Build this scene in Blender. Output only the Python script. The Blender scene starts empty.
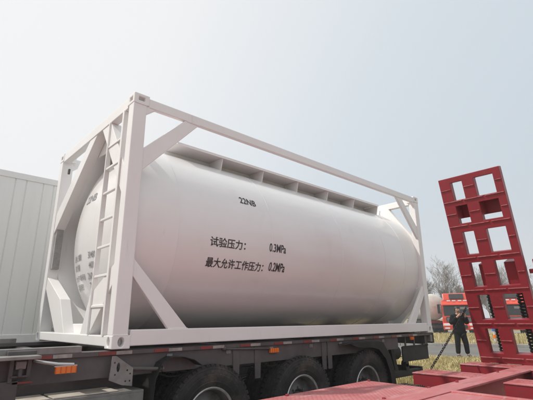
import bpy, bmesh, math, random
from mathutils import Vector, Matrix, Euler
random.seed(7)
S = bpy.context.scene
COL = S.collection
PI = math.pi

# ------------------------------------------------------------------ camera
cam_d = bpy.data.cameras.new('camera')
cam = bpy.data.objects.new('camera', cam_d)
COL.objects.link(cam)
CAM = Vector((-1.594, -3.782, 0.251))
yaw, pit, roll = 0.826, 0.283, -0.007
cd = Vector((math.cos(pit)*math.cos(yaw), math.cos(pit)*math.sin(yaw), math.sin(pit)))
cr = Vector((math.sin(yaw), -math.cos(yaw), 0))
cu = cr.cross(cd)
cr2 = math.cos(roll)*cr + math.sin(roll)*cu
cu2 = -math.sin(roll)*cr + math.cos(roll)*cu
cam.matrix_world = Matrix(((cr2.x, cu2.x, -cd.x, CAM.x), (cr2.y, cu2.y, -cd.y, CAM.y), (cr2.z, cu2.z, -cd.z, CAM.z), (0, 0, 0, 1)))
cam_d.sensor_width = 36
cam_d.lens = 409.65/533*36
cam_d.clip_start = 0.05
cam_d.clip_end = 3000
S.camera = cam

# ------------------------------------------------------------------ light
SUN = Vector((-0.50, 0.35, 0.79)).normalized()
W = bpy.data.worlds.new('World')
S.world = W
W.use_nodes = True
nt = W.node_tree
nt.nodes.clear()
def wn(t): return nt.nodes.new(t)
out = wn('ShaderNodeOutputWorld'); bg = wn('ShaderNodeBackground')
sky = wn('ShaderNodeTexSky'); sky.sky_type = 'NISHITA'; sky.sun_disc = False
sky.sun_elevation = math.asin(SUN.z)
sky.sun_rotation = math.atan2(SUN.x, SUN.y)
sky.dust_density = 6.0; sky.air_density = 1.2
tc = wn('ShaderNodeTexCoord')
dot = wn('ShaderNodeVectorMath'); dot.operation = 'DOT_PRODUCT'
hs = Vector((SUN.x, SUN.y, 0.25)).normalized()
dot.inputs[1].default_value = hs
nt.links.new(tc.outputs['Generated'], dot.inputs[0])
ramp = wn('ShaderNodeValToRGB')
mr = wn('ShaderNodeMapRange'); mr.inputs[1].default_value = -1; mr.inputs[2].default_value = 1
nt.links.new(dot.outputs['Value'], mr.inputs[0])
nt.links.new(mr.outputs[0], ramp.inputs[0])
e = ramp.color_ramp.elements
e[0].position = 0.12; e[0].color = (0.60, 0.670, 0.730, 1)
e[1].position = 0.42; e[1].color = (0.73, 0.80, 0.855, 1)
n = e.new(0.68); n.color = (0.97, 0.975, 0.98, 1)
n = e.new(1.0); n.color = (1.0, 1.0, 1.0, 1)
sep = wn('ShaderNodeSeparateXYZ'); nt.links.new(tc.outputs['Generated'], sep.inputs[0])
hz = wn('ShaderNodeMapRange'); hz.inputs[1].default_value = 0.0; hz.inputs[2].default_value = 0.30; hz.inputs[3].default_value = 0.75; hz.inputs[4].default_value = 0.0
hz.interpolation_type = 'SMOOTHSTEP'; nt.links.new(sep.outputs[2], hz.inputs[0])
hm = wn('ShaderNodeMix'); hm.data_type = 'RGBA'; hm.inputs[7].default_value = (0.79, 0.80, 0.81, 1)
nt.links.new(hz.outputs[0], hm.inputs[0]); nt.links.new(ramp.outputs[0], hm.inputs[6])
scl = wn('ShaderNodeVectorMath'); scl.operation = 'SCALE'; scl.inputs['Scale'].default_value = 10.0
nt.links.new(hm.outputs[2], scl.inputs[0])
mix = wn('ShaderNodeMix'); mix.data_type = 'RGBA'; mix.inputs[0].default_value = 0.92
nt.links.new(sky.outputs[0], mix.inputs[6]); nt.links.new(scl.outputs[0], mix.inputs[7])
nt.links.new(mix.outputs[2], bg.inputs[0])
bg.inputs[1].default_value = 0.099
nt.links.new(bg.outputs[0], out.inputs[0])

sd = bpy.data.lights.new('sun', 'SUN')
sd.energy = 2.9; sd.angle = math.radians(1.0); sd.color = (1, 0.95, 0.87)
sun = bpy.data.objects.new('sun', sd); COL.objects.link(sun)
sun.rotation_euler = SUN.to_track_quat('Z', 'Y').to_euler()
sun.location = (-5, 5, 12)
S.view_settings.view_transform = 'Standard'
S.view_settings.look = 'None'
S.view_settings.exposure = 0
S.view_settings.gamma = 1
S.view_settings.use_curve_mapping = False
S.render.resolution_x, S.render.resolution_y = 1024, 768

# ------------------------------------------------------------------ materials
def mat(name, col, rough=0.5, metal=0.0, spec=0.5, col2=None, scale=4.0, detail=4.0, lo=0.4, hi=0.65, bump=0.0, bscale=None,
        rvar=0.0, coat=0.0, streak=None, dirt=(), bdist=0.01, bdetail=5, bstretch=None):
    m = bpy.data.materials.new(name); m.use_nodes = True
    t = m.node_tree; b = t.nodes['Principled BSDF']
    b.inputs['Base Color'].default_value = (*col, 1)
    b.inputs['Roughness'].default_value = rough
    b.inputs['Metallic'].default_value = metal
    b.inputs['Specular IOR Level'].default_value = spec
    b.inputs['Coat Weight'].default_value = coat
    b.inputs['Coat Roughness'].default_value = 0.15
    g = t.nodes.new('ShaderNodeTexCoord')
    if col2 is not None or rvar or bump:
        nz = t.nodes.new('ShaderNodeTexNoise'); nz.inputs['Scale'].default_value = scale; nz.inputs['Detail'].default_value = detail
        nz.inputs['Roughness'].default_value = 0.62
        if streak:
            mp = t.nodes.new('ShaderNodeMapping'); mp.inputs['Scale'].default_value = streak
            t.links.new(g.outputs['Object'], mp.inputs[0]); t.links.new(mp.outputs[0], nz.inputs[0])
        else:
            t.links.new(g.outputs['Object'], nz.inputs[0])
        r = t.nodes.new('ShaderNodeMapRange'); r.inputs[1].default_value = lo; r.inputs[2].default_value = hi
        t.links.new(nz.outputs[0], r.inputs[0])
        if col2 is not None:
            mx = t.nodes.new('ShaderNodeMix'); mx.data_type = 'RGBA'
            mx.inputs[6].default_value = (*col, 1); mx.inputs[7].default_value = (*col2, 1)
            t.links.new(r.outputs[0], mx.inputs[0]); t.links.new(mx.outputs[2], b.inputs['Base Color'])
        if rvar:
            r2 = t.nodes.new('ShaderNodeMapRange'); r2.inputs[3].default_value = rough-rvar; r2.inputs[4].default_value = rough+rvar
            t.links.new(r.outputs[0], r2.inputs[0]); t.links.new(r2.outputs[0], b.inputs['Roughness'])
    for (dc, dsc, dlo, dhi, amt, dst) in dirt:
        # worn, dusty or rusty patches with a shape of their own
        dn = t.nodes.new('ShaderNodeTexNoise'); dn.inputs['Scale'].default_value = dsc; dn.inputs['Detail'].default_value = 9; dn.inputs['Roughness'].default_value = 0.68
        mp = t.nodes.new('ShaderNodeMapping'); mp.inputs['Scale'].default_value = dst or (1, 1, 1); mp.inputs['Location'].default_value = (dsc*1.7, dlo*9, dhi*5)
        t.links.new(g.outputs['Object'], mp.inputs[0]); t.links.new(mp.outputs[0], dn.inputs[0])
        dr = t.nodes.new('ShaderNodeMapRange'); dr.interpolation_type = 'SMOOTHSTEP'
        dr.inputs[1].default_value = dlo; dr.inputs[2].default_value = dhi; dr.inputs[3].default_value = 0; dr.inputs[4].default_value = amt
        t.links.new(dn.outputs[0], dr.inputs[0])
        dm = t.nodes.new('ShaderNodeMix'); dm.data_type = 'RGBA'; dm.inputs[7].default_value = (*dc, 1)
        bi = b.inputs['Base Color']
        if bi.is_linked: t.links.new(bi.links[0].from_socket, dm.inputs[6])
        else: dm.inputs[6].default_value = bi.default_value
        t.links.new(dr.outputs[0], dm.inputs[0]); t.links.new(dm.outputs[2], bi)
    if bump:
        bn = t.nodes.new('ShaderNodeTexNoise'); bn.inputs['Scale'].default_value = bscale or scale*6; bn.inputs['Detail'].default_value = bdetail
        if bstretch:
            bm_ = t.nodes.new('ShaderNodeMapping'); bm_.inputs['Scale'].default_value = bstretch
            t.links.new(g.outputs['Object'], bm_.inputs[0]); t.links.new(bm_.outputs[0], bn.inputs[0])
        else: t.links.new(g.outputs['Object'], bn.inputs[0])
        bp = t.nodes.new('ShaderNodeBump'); bp.inputs['Strength'].default_value = bump; bp.inputs['Distance'].default_value = bdist
        t.links.new(bn.outputs[0], bp.inputs['Height']); t.links.new(bp.outputs[0], b.inputs['Normal'])
    return m
M = {}
M['white'] = mat('white_paint', (0.85, 0.84, 0.835), 0.36, spec=0.5, col2=(0.78, 0.765, 0.745), scale=1.7, lo=0.3, hi=0.85, coat=0.1,
    dirt=(((0.42, 0.36, 0.31), 3.0, .60, .82, .35, (5, 5, .7)), ((0.30, 0.17, 0.10), 14, .70, .82, .55, None)))
M['tank'] = mat('tank_paint', (0.83, 0.82, 0.82), 0.25, spec=0.55, col2=(0.79, 0.775, 0.765), scale=1.1, lo=0.2, hi=0.9, coat=0.35,
    dirt=(((0.58, 0.53, 0.50), 1.6, .52, .85, .35, (1.6, 6, .5)), ((0.50, 0.44, 0.40), 5.0, .66, .84, .35, (1, 1, .4))),
    bump=0.22, bscale=1.0, bdist=.03, bdetail=1.0, bstretch=(.9, 3.2, 3.2))
M['boxwhite'] = mat('box_panel_paint', (0.87, 0.87, 0.845), 0.42, col2=(0.81, 0.81, 0.785), scale=1.3, lo=0.3, hi=0.85, streak=(6, 6, 0.6),
    dirt=(((0.45, 0.40, 0.34), 2.5, .58, .85, .35, (5, 5, .5)),))
M['ink'] = mat('stencil_ink', (0.022, 0.020, 0.022), 0.5, col2=(0.05, 0.045, 0.05), scale=30,
    dirt=(((0.42, 0.40, 0.40), 34, .56, .74, .7, None),))
M['greyink'] = mat('grey_stencil_ink', (0.24, 0.24, 0.25), 0.5, col2=(0.36, 0.36, 0.36), scale=30)
M['chassis'] = mat('chassis_paint', (0.080, 0.071, 0.072), 0.6, col2=(0.125, 0.110, 0.105), scale=3.5, lo=0.38, hi=0.78, bump=0.08,
    dirt=(((0.19, 0.155, 0.13), 2.2, .52, .82, .45, (3, 3, .8)), ((0.14, 0.06, 0.035), 11, .66, .80, .6, None)))
M['chassis_light'] = mat('grey_steel', (0.27, 0.26, 0.25), 0.5, metal=0.1, col2=(0.19, 0.18, 0.17), scale=6, bump=0.06)
M['docgrey'] = mat('pale_grey_mesh', (0.40, 0.395, 0.38), 0.5, col2=(0.30, 0.295, 0.285), scale=8)
M['black'] = mat('black_plastic', (0.013, 0.013, 0.014), 0.65, col2=(0.028, 0.026, 0.025), scale=5)
M['sunpatch'] = mat('sunlit_patch_cream', (0.62, 0.57, 0.50), 0.5, col2=(0.50, 0.44, 0.37), scale=9)  # pale cream standing in for sunlight falling on the shelf
M['rubber'] = mat('tyre_rubber', (0.024, 0.023, 0.023), 0.75, spec=0.35, col2=(0.050, 0.045, 0.042), scale=3.5, lo=0.4, hi=0.8, bump=0.1, bscale=60,
    dirt=(((0.14, 0.115, 0.095), 3.2, .46, .74, .65, None), ((0.19, 0.16, 0.13), 16, .56, .76, .45, None)))
M['rim'] = mat('wheel_steel', (0.19, 0.185, 0.185), 0.5, metal=0.2, col2=(0.12, 0.11, 0.10), scale=8)
M['rimlip'] = mat('bright_rim_edge', (0.62, 0.61, 0.60), 0.35, metal=0.5, col2=(0.45, 0.43, 0.41), scale=12)
M['orange'] = mat('amber_lens', (0.80, 0.20, 0.02), 0.25, coat=0.5)
M['amberdark'] = mat('amber_lens_rib', (0.65, 0.10, 0.01), 0.25, coat=0.5)
M['redtape'] = mat('red_reflective_tape', (0.26, 0.035, 0.03), 0.4, col2=(0.16, 0.045, 0.038), scale=9)  # red dimmed to put the shade under the rail into the colour
M['whitetape'] = mat('white_reflective_tape', (0.38, 0.35, 0.33), 0.4, col2=(0.24, 0.215, 0.20), scale=9)  # white greyed down to paint in the shade under the rail
M['chrome'] = mat('zinc_tube', (0.55, 0.54, 0.53), 0.3, metal=0.8)
M['deck'] = mat('worn_red_deck', (0.46, 0.115, 0.123), 0.48, col2=(0.53, 0.205, 0.205), scale=2.4, lo=0.3, hi=0.75, rvar=0.1, bump=0.16, bscale=40,
    dirt=(((0.56, 0.34, 0.32), 5.5, .50, .72, .75, (.5, 3, 1)), ((0.20, 0.085, 0.08), 3.2, .50, .74, .75, (.35, 2.2, 1)), ((0.20, 0.15, 0.13), 22, .64, .78, .7, None)))
M['ramp'] = mat('red_ramp_paint', (0.28, 0.024, 0.034), 0.42, col2=(0.23, 0.028, 0.034), scale=5, lo=0.4, hi=0.8, rvar=0.08, bump=0.07,
    dirt=(((0.38, 0.13, 0.12), 7.5, .58, .78, .5, None), ((0.13, 0.045, 0.04), 4.0, .55, .80, .5, (3, 3, .7)), ((0.26, 0.16, 0.12), 26, .66, .78, .6, None)))
M['weld'] = mat('highlight_red', (0.42, 0.15, 0.15), 0.4, col2=(0.30, 0.05, 0.06), scale=18)  # paler than the ramp red: highlights on the grip bars painted in
M['spring'] = mat('spring_steel', (0.014, 0.011, 0.011), 0.6, metal=0.1)
M['truckred'] = mat('truck_red', (0.66, 0.060, 0.022), 0.3, coat=0.5, col2=(0.58, 0.052, 0.022), scale=3)
M['glass'] = mat('dark_glass', (0.015, 0.018, 0.02), 0.12, spec=0.5)
M['lamp'] = mat('clear_lens', (0.75, 0.76, 0.78), 0.15, coat=0.5)
M['tankerwhite'] = mat('tanker_white', (0.62, 0.60, 0.55), 0.35, col2=(0.50, 0.47, 0.42), scale=1.5)
M['bark'] = mat('bark', (0.20, 0.17, 0.145), 0.9, col2=(0.27, 0.235, 0.205), scale=3)
M['skin'] = mat('skin', (0.50, 0.29, 0.21), 0.5, col2=(0.44, 0.24, 0.17), scale=30)
M['jacket'] = mat('black_jacket', (0.009, 0.009, 0.010), 0.85, spec=.12, col2=(0.018, 0.018, 0.02), scale=14, bump=0.35, bscale=14)
M['trousers'] = mat('dark_trousers', (0.014, 0.0135, 0.0135), 0.9, spec=.10, col2=(0.024, 0.023, 0.022), scale=12, bump=0.3, bscale=18)
M['hair'] = mat('black_hair', (0.010, 0.009, 0.009), 0.5, col2=(0.02, 0.018, 0.016), scale=60)
M['shoe'] = mat('shoe', (0.03, 0.028, 0.028), 0.5)
M['kerb'] = mat('kerb_stone', (0.34, 0.33, 0.31), 0.8, col2=(0.25, 0.24, 0.22), scale=4, bump=0.2)
M['blue'] = mat('blue_plate', (0.04, 0.13, 0.42), 0.4)
M['asphalt'] = mat('asphalt', (0.13, 0.125, 0.118), 0.85, col2=(0.18, 0.17, 0.155), scale=0.8, lo=0.35, hi=0.7, bump=0.3, bscale=60)
M['yard'] = mat('yard_surface', (0.27, 0.235, 0.21), 0.9, col2=(0.19, 0.165, 0.145), scale=0.7, lo=0.35, hi=0.7, bump=0.3, bscale=50)
M['apron'] = mat('pale_concrete', (0.30, 0.285, 0.26), 0.85, col2=(0.23, 0.215, 0.195), scale=0.6, lo=0.35, hi=0.7)

def ground_mat():
    m = bpy.data.materials.new('dry_earth_ground'); m.use_nodes = True
    t = m.node_tree; b = t.nodes['Principled BSDF']; b.inputs['Roughness'].default_value = 0.95
    b.inputs['Specular IOR Level'].default_value = 0.1
    g = t.nodes.new('ShaderNodeTexCoord')
    n1 = t.nodes.new('ShaderNodeTexNoise'); n1.inputs['Scale'].default_value = 0.5; n1.inputs['Detail'].default_value = 9
    n2 = t.nodes.new('ShaderNodeTexNoise'); n2.inputs['Scale'].default_value = 9; n2.inputs['Detail'].default_value = 6
    t.links.new(g.outputs['Object'], n1.inputs[0]); t.links.new(g.outputs['Object'], n2.inputs[0])
    cr_ = t.nodes.new('ShaderNodeValToRGB')
    q = cr_.color_ramp.elements
    q[0].position = 0.3; q[0].color = (0.215, 0.175, 0.115, 1)
    q[1].position = 0.7; q[1].color = (0.37, 0.315, 0.20, 1)
    ad = t.nodes.new('ShaderNodeMath'); ad.operation = 'ADD'
    sc = t.nodes.new('ShaderNodeMath'); sc.operation = 'MULTIPLY'; sc.inputs[1].default_value = 0.5
    t.links.new(n1.outputs[0], ad.inputs[0]); t.links.new(n2.outputs[0], ad.inputs[1])
    t.links.new(ad.outputs[0], sc.inputs[0]); t.links.new(sc.outputs[0], cr_.inputs[0])
    t.links.new(cr_.outputs[0], b.inputs['Base Color'])
    bp = t.nodes.new('ShaderNodeBump'); bp.inputs['Strength'].default_value = 0.5; bp.inputs['Distance'].default_value = 0.05
    t.links.new(n2.outputs[0], bp.inputs['Height']); t.links.new(bp.outputs[0], b.inputs['Normal'])
    return m
M['ground'] = ground_mat()

def grass_mat():
    m = bpy.data.materials.new('dry_grass_blades'); m.use_nodes = True
    t = m.node_tree; b = t.nodes['Principled BSDF']; b.inputs['Roughness'].default_value = 0.8
    b.inputs['Specular IOR Level'].default_value = 0.15
    g = t.nodes.new('ShaderNodeTexCoord')
    n1 = t.nodes.new('ShaderNodeTexNoise'); n1.inputs['Scale'].default_value = 3.0; n1.inputs['Detail'].default_value = 8
    t.links.new(g.outputs['Object'], n1.inputs[0])
    cr_ = t.nodes.new('ShaderNodeValToRGB'); q = cr_.color_ramp.elements
    q[0].position = 0.30; q[0].color = (0.24, 0.215, 0.095, 1)
    q[1].position = 0.70; q[1].color = (0.72, 0.64, 0.40, 1)
    q2 = q.new(.5); q2.color = (0.52, 0.44, 0.22, 1)
    t.links.new(n1.outputs[0], cr_.inputs[0]); t.links.new(cr_.outputs[0], b.inputs['Base Color'])
    return m
M['grass'] = grass_mat()

# ------------------------------------------------------------------ helpers
class MB:
    def __init__(s): s.v = []; s.f = []; s.mi = []
    def add(s, vs, fs, mi=0):
        o = len(s.v); s.v += [tuple(p) for p in vs]
        s.f += [tuple(i+o for i in q) for q in fs]; s.mi += [mi]*len(fs)
    def box(s, x0, x1, y0, y1, z0, z1, mi=0, xf=None):
        vs = [Vector(p) for p in ((x0,y0,z0),(x1,y0,z0),(x1,y1,z0),(x0,y1,z0),(x0,y0,z1),(x1,y0,z1),(x1,y1,z1),(x0,y1,z1))]
        if xf: vs = [xf @ p for p in vs]
        s.add(vs, [(0,3,2,1),(4,5,6,7),(0,1,5,4),(1,2,6,5),(2,3,7,6),(3,0,4,7)], mi)
    def bar(s, a, b, w, h, up=(0,0,1), mi=0):
        a = Vector(a); b = Vector(b); d = (b-a).normalized()
        u = Vector(up); sd_ = d.cross(u)
        if sd_.length < 1e-4: sd_ = d.cross(Vector((1,0,0)))
        sd_.normalize(); u = sd_.cross(d)
        vs = []
        for p in (a, b):
            for i, j in ((-1,-1),(1,-1),(1,1),(-1,1)): vs.append(p + sd_*i*w/2 + u*j*h/2)
        s.add(vs, [(3,2,1,0),(4,5,6,7),(0,1,5,4),(1,2,6,5),(2,3,7,6),(3,0,4,7)], mi)
    def tube(s, pts, r, n=8, mi=0, cap=True, closed=False):
        pts = [Vector(p) for p in pts]
        rs = r if isinstance(r, (list, tuple)) else [r]*len(pts)
        N = len(pts); vs = []; fs = []; prev = None
        for i, p in enumerate(pts):
            if closed: d = pts[(i+1) % N]-pts[i-1]
            else: d = pts[min(i+1, N-1)]-pts[max(i-1, 0)]
            d.normalize()
            if prev is None:
                a = d.cross(Vector((0,0,1)))
                if a.length < 1e-3: a = d.cross(Vector((1,0,0)))
            else: a = prev - d*prev.dot(d)
            a.normalize(); prev = a; b = d.cross(a)
            for k in range(n):
                t = 2*PI*k/n; vs.append(p + (a*math.cos(t)+b*math.sin(t))*rs[i])
        for i in range(N if closed else N-1):
            j = (i+1) % N
            for k in range(n):
                fs.append((i*n+k, i*n+(k+1) % n, j*n+(k+1) % n, j*n+k))
        if cap and not closed:
            fs.append(tuple(range(n-1, -1, -1))); fs.append(tuple((N-1)*n+k for k in range(n)))
        s.add(vs, fs, mi)
    def lathe(s, prof, n=48, axis='x', c=(0,0,0), mi=0, a0=0.0, a1=2*PI, capends=False):
        # prof: list of (along, radius)
        full = abs(a1-a0-2*PI) < 1e-6
        m = n if full else n+1
        vs = []; fs = []
        for (h, r) in prof:
            for k in range(m):
                t = a0+(a1-a0)*k/n; q, w = r*math.cos(t), r*math.sin(t)
                if axis == 'x': vs.append((c[0]+h, c[1]+q, c[2]+w))
                elif axis == 'y': vs.append((c[0]+w, c[1]+h, c[2]+q))
                else: vs.append((c[0]+q, c[1]+w, c[2]+h))
        for i in range(len(prof)-1):
            for k in range(n):
                k2 = (k+1) % m
                fs.append((i*m+k, i*m+k2, (i+1)*m+k2, (i+1)*m+k))
        s.add(vs, fs, mi)
    def prism(s, poly, plane, a, b, mi=0):
        # poly 2-D, plane 'xz' 'yz' 'xy', extruded a..b on the remaining axis
        n = len(poly); vs = []
        for h in (a, b):
            for (p, q) in poly:
                vs.append({'xz': (p, h, q), 'yz': (h, p, q), 'xy': (p, q, h)}[plane])
        fs = [tuple(range(n)), tuple(range(2*n-1, n-1, -1))]
        for i in range(n):
            j = (i+1) % n; fs.append((i, i+n, j+n, j))
        s.add(vs, fs, mi)
    def sphere(s, c, r, n=12, mi=0):
        rx, ry, rz = r if isinstance(r, (list, tuple)) else (r, r, r)
        vs = []; fs = []; h = n//2+1
        for i in range(h+1):
            ph = PI*i/h
            for k in range(n):
                t = 2*PI*k/n
                vs.append((c[0]+rx*math.sin(ph)*math.cos(t), c[1]+ry*math.sin(ph)*math.sin(t), c[2]+rz*math.cos(ph)))
        for i in range(h):
            for k in range(n): fs.append((i*n+k, (i+1)*n+k, (i+1)*n+(k+1) % n, i*n+(k+1) % n))
        s.add(vs, fs, mi)
    def build(s, name, m, parent=None, smooth=False, bevel=0.0, angle=35, weld=False):
        me = bpy.data.meshes.new(name)
        me.from_pydata(s.v, [], s.f)
        ms = m if isinstance(m, (list, tuple)) else [m]
        for x in ms: me.materials.append(x)
        for p, i in zip(me.polygons, s.mi): p.material_index = i
        bm = bmesh.new(); bm.from_mesh(me)
        if weld: bmesh.ops.remove_doubles(bm, verts=bm.verts, dist=1e-5)
        bmesh.ops.recalc_face_normals(bm, faces=bm.faces)
        if smooth:
            for f in bm.faces: f.smooth = True
            lim = math.radians(angle)
            for ed in bm.edges:
                if len(ed.link_faces) == 2 and ed.calc_face_angle(0) > lim: ed.smooth = False
        bm.to_mesh(me); bm.free(); me.update()
        o = bpy.data.objects.new(name, me); COL.objects.link(o)
        if parent is not None: o.parent = parent
        if bevel:
            md = o.modifiers.new('bevel', 'BEVEL'); md.width = bevel; md.segments = 2
            md.limit_method = 'ANGLE'; md.angle_limit = math.radians(40)
        return o
def tag(o, label, cat, group=None, kind=None):
    o['label'] = label; o['category'] = cat
    if group: o['group'] = group
    if kind: o['kind'] = kind
    return o
def thing(name, label, cat, loc=(0,0,0), rz=0, group=None):
    o = bpy.data.objects.new(name, None); COL.objects.link(o); o.empty_display_size = 0.2
    o.location = loc; o.rotation_euler = (0, 0, rz)
    return tag(o, label, cat, group)
def copy_tree(o, parent=None):
    c = o.copy(); COL.objects.link(c)
    if parent is not None: c.parent = parent
    for ch in list(o.children): copy_tree(ch, c)
    return c
def bake(o):
    # evaluate the modifiers of o into plain mesh data
    dg = bpy.context.evaluated_depsgraph_get(); dg.update()
    me = bpy.data.meshes.new_from_object(o.evaluated_get(dg))
    o.modifiers.clear(); o.data = me
    return o
def boolean(o, cutter):
    md = o.modifiers.new('cut', 'BOOLEAN'); md.operation = 'DIFFERENCE'; md.object = cutter; md.solver = 'EXACT'
    bpy.context.view_layer.update()
    bake(o); bpy.data.objects.remove(cutter)
    return o
def text_mesh(s, size, xs=1.0, spacing=1.0, bold=0.0):
    cu_ = bpy.data.curves.new('lettering', 'FONT'); cu_.body = s; cu_.size = size; cu_.space_character = spacing
    cu_.offset = bold; cu_.resolution_u = 4
    o = bpy.data.objects.new('lettering', cu_); COL.objects.link(o)
    dg = bpy.context.evaluated_depsgraph_get(); dg.update()
    me = bpy.data.meshes.new_from_object(o.evaluated_get(dg))
    bpy.data.objects.remove(o)
    bm = bmesh.new(); bm.from_mesh(me)
    bmesh.ops.triangulate(bm, faces=bm.faces)
    for _ in range(2):
        long_e = [ed for ed in bm.edges if ed.calc_length() > size*0.22]
        if long_e: bmesh.ops.subdivide_edges(bm, edges=long_e, cuts=1)
    bmesh.ops.triangulate(bm, faces=bm.faces)
    for v in bm.verts: v.co.x *= xs
    bm.to_mesh(me); bm.free()
    return me
def text_width(me):
    return min(v.co.x for v in me.vertices), max(v.co.x for v in me.vertices)

GZ = -1.24
# ================================================================== SETTING
def gz(x, y):
    d = max(0.0, min(1.0, (x*0.92+y*0.39-7.0)/4.0)); d = d*d*(3-2*d)
    return GZ + 0.14*d
def make_ground():
    b = MB(); vs = []; fs = []
    xs = [-900, -300, -120, -50, -25]+[-15+i*1.0 for i in range(0, 76)]+[75, 100, 160, 320, 900]
    ys = [-900, -300, -120, -60, -35]+[-25+i*1.0 for i in range(0, 71)]+[60, 90, 150, 320, 900]
    for x in xs:
        for y in ys: vs.append((x, y, gz(x, y)))
    n = len(ys)
    for i in range(len(xs)-1):
        for j in range(n-1): fs.append((i*n+j, (i+1)*n+j, (i+1)*n+j+1, i*n+j+1))
    b.add(vs, fs)
    o = b.build('ground', M['ground'], smooth=True); o['kind'] = 'structure'
make_ground()
# yard the trailers stand on
b = MB(); vs = []; fs = []
b.add([(-40, -30, GZ+0.004), (6.2, -30, GZ+0.004), (6.2, 1.6, GZ+0.004), (-40, 14, GZ+0.004)], [(0, 1, 2, 3)])
b.build('yard_paving', M['yard'])['kind'] = 'structure'
# road crossing behind: runs along direction RD, FD is away from the camera
FD = Vector((math.cos(0.40), math.sin(0.40), 0)); RD = Vector((-FD.y, FD.x, 0))
O0 = Vector((CAM.x, CAM.y, 0))
def rp(d, s, z): p = O0 + FD*d + RD*s; return (p.x, p.y, z)
GZ2 = GZ+0.14
b = MB(); b.add([rp(16.2, -45, GZ2+0.004), rp(16.2, 45, GZ2+0.004), rp(23.2, 45, GZ2+0.004), rp(23.2, -45, GZ2+0.004)], [(0, 1, 2, 3)])
b.build('road', M['asphalt'])['kind'] = 'structure'
b = MB(); b.add([rp(33, -60, GZ2+0.004), rp(33, 60, GZ2+0.004), rp(50, 60, GZ2+0.004), rp(50, -60, GZ2+0.004)], [(0, 1, 2, 3)])
b.build('parking_apron', M['apron'])['kind'] = 'structure'
b = MB()
for d in (23.2,):
    for i in range(90):
        a = Vector(rp(d, -45+i*1.0+0.01, 0)); c = Vector(rp(d, -44+i*1.0-0.01, 0))
        b.bar((a.x+FD.x*.075, a.y+FD.y*.075, GZ2+0.05), (c.x+FD.x*.075, c.y+FD.y*.075, GZ2+0.05), 0.15, 0.2)
o = b.build('kerb', M['kerb'], bevel=0.015); o['kind'] = 'structure'
def mound_strip():
    # raised grassy verge between road and parking
    b = MB(); vs = []; fs = []; ns = 60; prof = [(23.36, 0.10), (24.5, 0.22), (27, 0.30), (30, 0.26), (33.4, -0.02)]
    for i in range(ns+1):
        for (d, h) in prof:
            vs.append(rp(d, -45+90*i/ns, GZ2+h+random.uniform(-.03, .03)*(h > .15)))
    for i in range(ns):
        for j in range(len(prof)-1):
            k = len(prof); fs.append((i*k+j, (i+1)*k+j, (i+1)*k+j+1, i*k+j+1))
    b.add(vs, fs); o = b.build('verge', M['ground'], smooth=True); o['kind'] = 'structure'
mound_strip()
def grass(name, label, regions):
    b = MB()
    for (d0, d1, s0, s1, cnt, hmin, hmax, zf) in regions:
        for _ in range(cnt):
            d = random.uniform(d0, d1); s_ = random.uniform(s0, s1)
            if random.random() > 0.35+0.65*(0.5+0.5*math.sin(d*2.1+1.3*math.sin(s_*1.7))*math.sin(s_*1.3+d)): continue
            x, y, z = rp(d, s_, 0); z = zf(d, x, y)
            h = random.uniform(hmin, hmax); a = random.uniform(0, 2*PI); w = random.uniform(.003, .009)*(1+d/22)
            l = random.uniform(0.1, 0.9)*h; a2 = random.uniform(0, 2*PI)
            dx, dy = math.cos(a)*w, math.sin(a)*w
            tx, ty = math.cos(a2)*l, math.sin(a2)*l
            b.add([(x-dx, y-dy, z-.01), (x+dx, y+dy, z-.01), (x+dx*.7+tx*.4, y+dy*.7+ty*.4, z+h*.6), (x-dx*.7+tx*.4, y-dy*.7+ty*.4, z+h*.6), (x+tx, y+ty, z+h)],
                  [(0, 1, 2, 3), (3, 2, 4)])
    o = b.build(name, M['grass']); tag(o, label, 'grass', kind='stuff')
    return o
def zmound(d, x, y):
    pr = [(23.36, 0.10), (24.5, 0.22), (27, 0.30), (30, 0.26), (33.4, -0.02)]
    for (a, h), (c, g) in zip(pr, pr[1:]):
        if a <= d <= c: return GZ2 + h + (g-h)*(d-a)/(c-a)
    return GZ2
grass('dry_grass', 'dry yellow grass growing on the verge beside the grey road behind the trailers',
      [(8.8, 16.3, -7, 5, 100000, .04, .17, lambda d, x, y: gz(x, y)),
       (23.5, 33, -15, 9, 42000, .06, .26, zmound)])

# ================================================================== TANK CONTAINER
L, WD, H = 6.058, 2.438, 2.591
YC, ZC, TR = WD/2, 1.26, 1.16
tc_ = thing('tank_container', 'white tank container with black pressure lettering and an end ladder, on the dark trailer', 'tank container')
def mirror_x(p): return [(L-x, z) for (x, z) in p]
def casting(x0, y0, z0):
    b = MB(); b.box(x0, x0+.178, y0, y0+.162, z0, z0+.118)
    o = b.build('corner_casting', M['white'], tc_)
    def cutter(pts_fn):
        c = MB(); pts_fn(c); return c.build('cutter', M['white'])
    n = 20; cz = z0+.059
    el = [(0.030*math.cos(2*PI*k/n), 0.041*math.sin(2*PI*k/n)) for k in range(n)] if z0 < 1 else [(-.036, -.022), (.036, -.022), (.036, .022), (-.036, .022)]; n = len(el)
    cx, cy = x0+.089, y0+.081
    boolean(o, cutter(lambda c: c.prism([(cx+p, cz+q) for p, q in el], 'xz', y0-.05, y0+.212)))
    boolean(o, cutter(lambda c: c.prism([(cy+p, cz+q) for p, q in el], 'yz', x0-.05, x0+.228)))
    md = o.modifiers.new('bevel', 'BEVEL'); md.width = .009; md.segments = 2; md.limit_method = 'ANGLE'; md.angle_limit = math.radians(50)
    return o
for x0 in (0, L-.178):
    for y0 in (0, WD-.162):
        for z0 in (0, H-.118): casting(x0, y0, z0)
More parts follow.
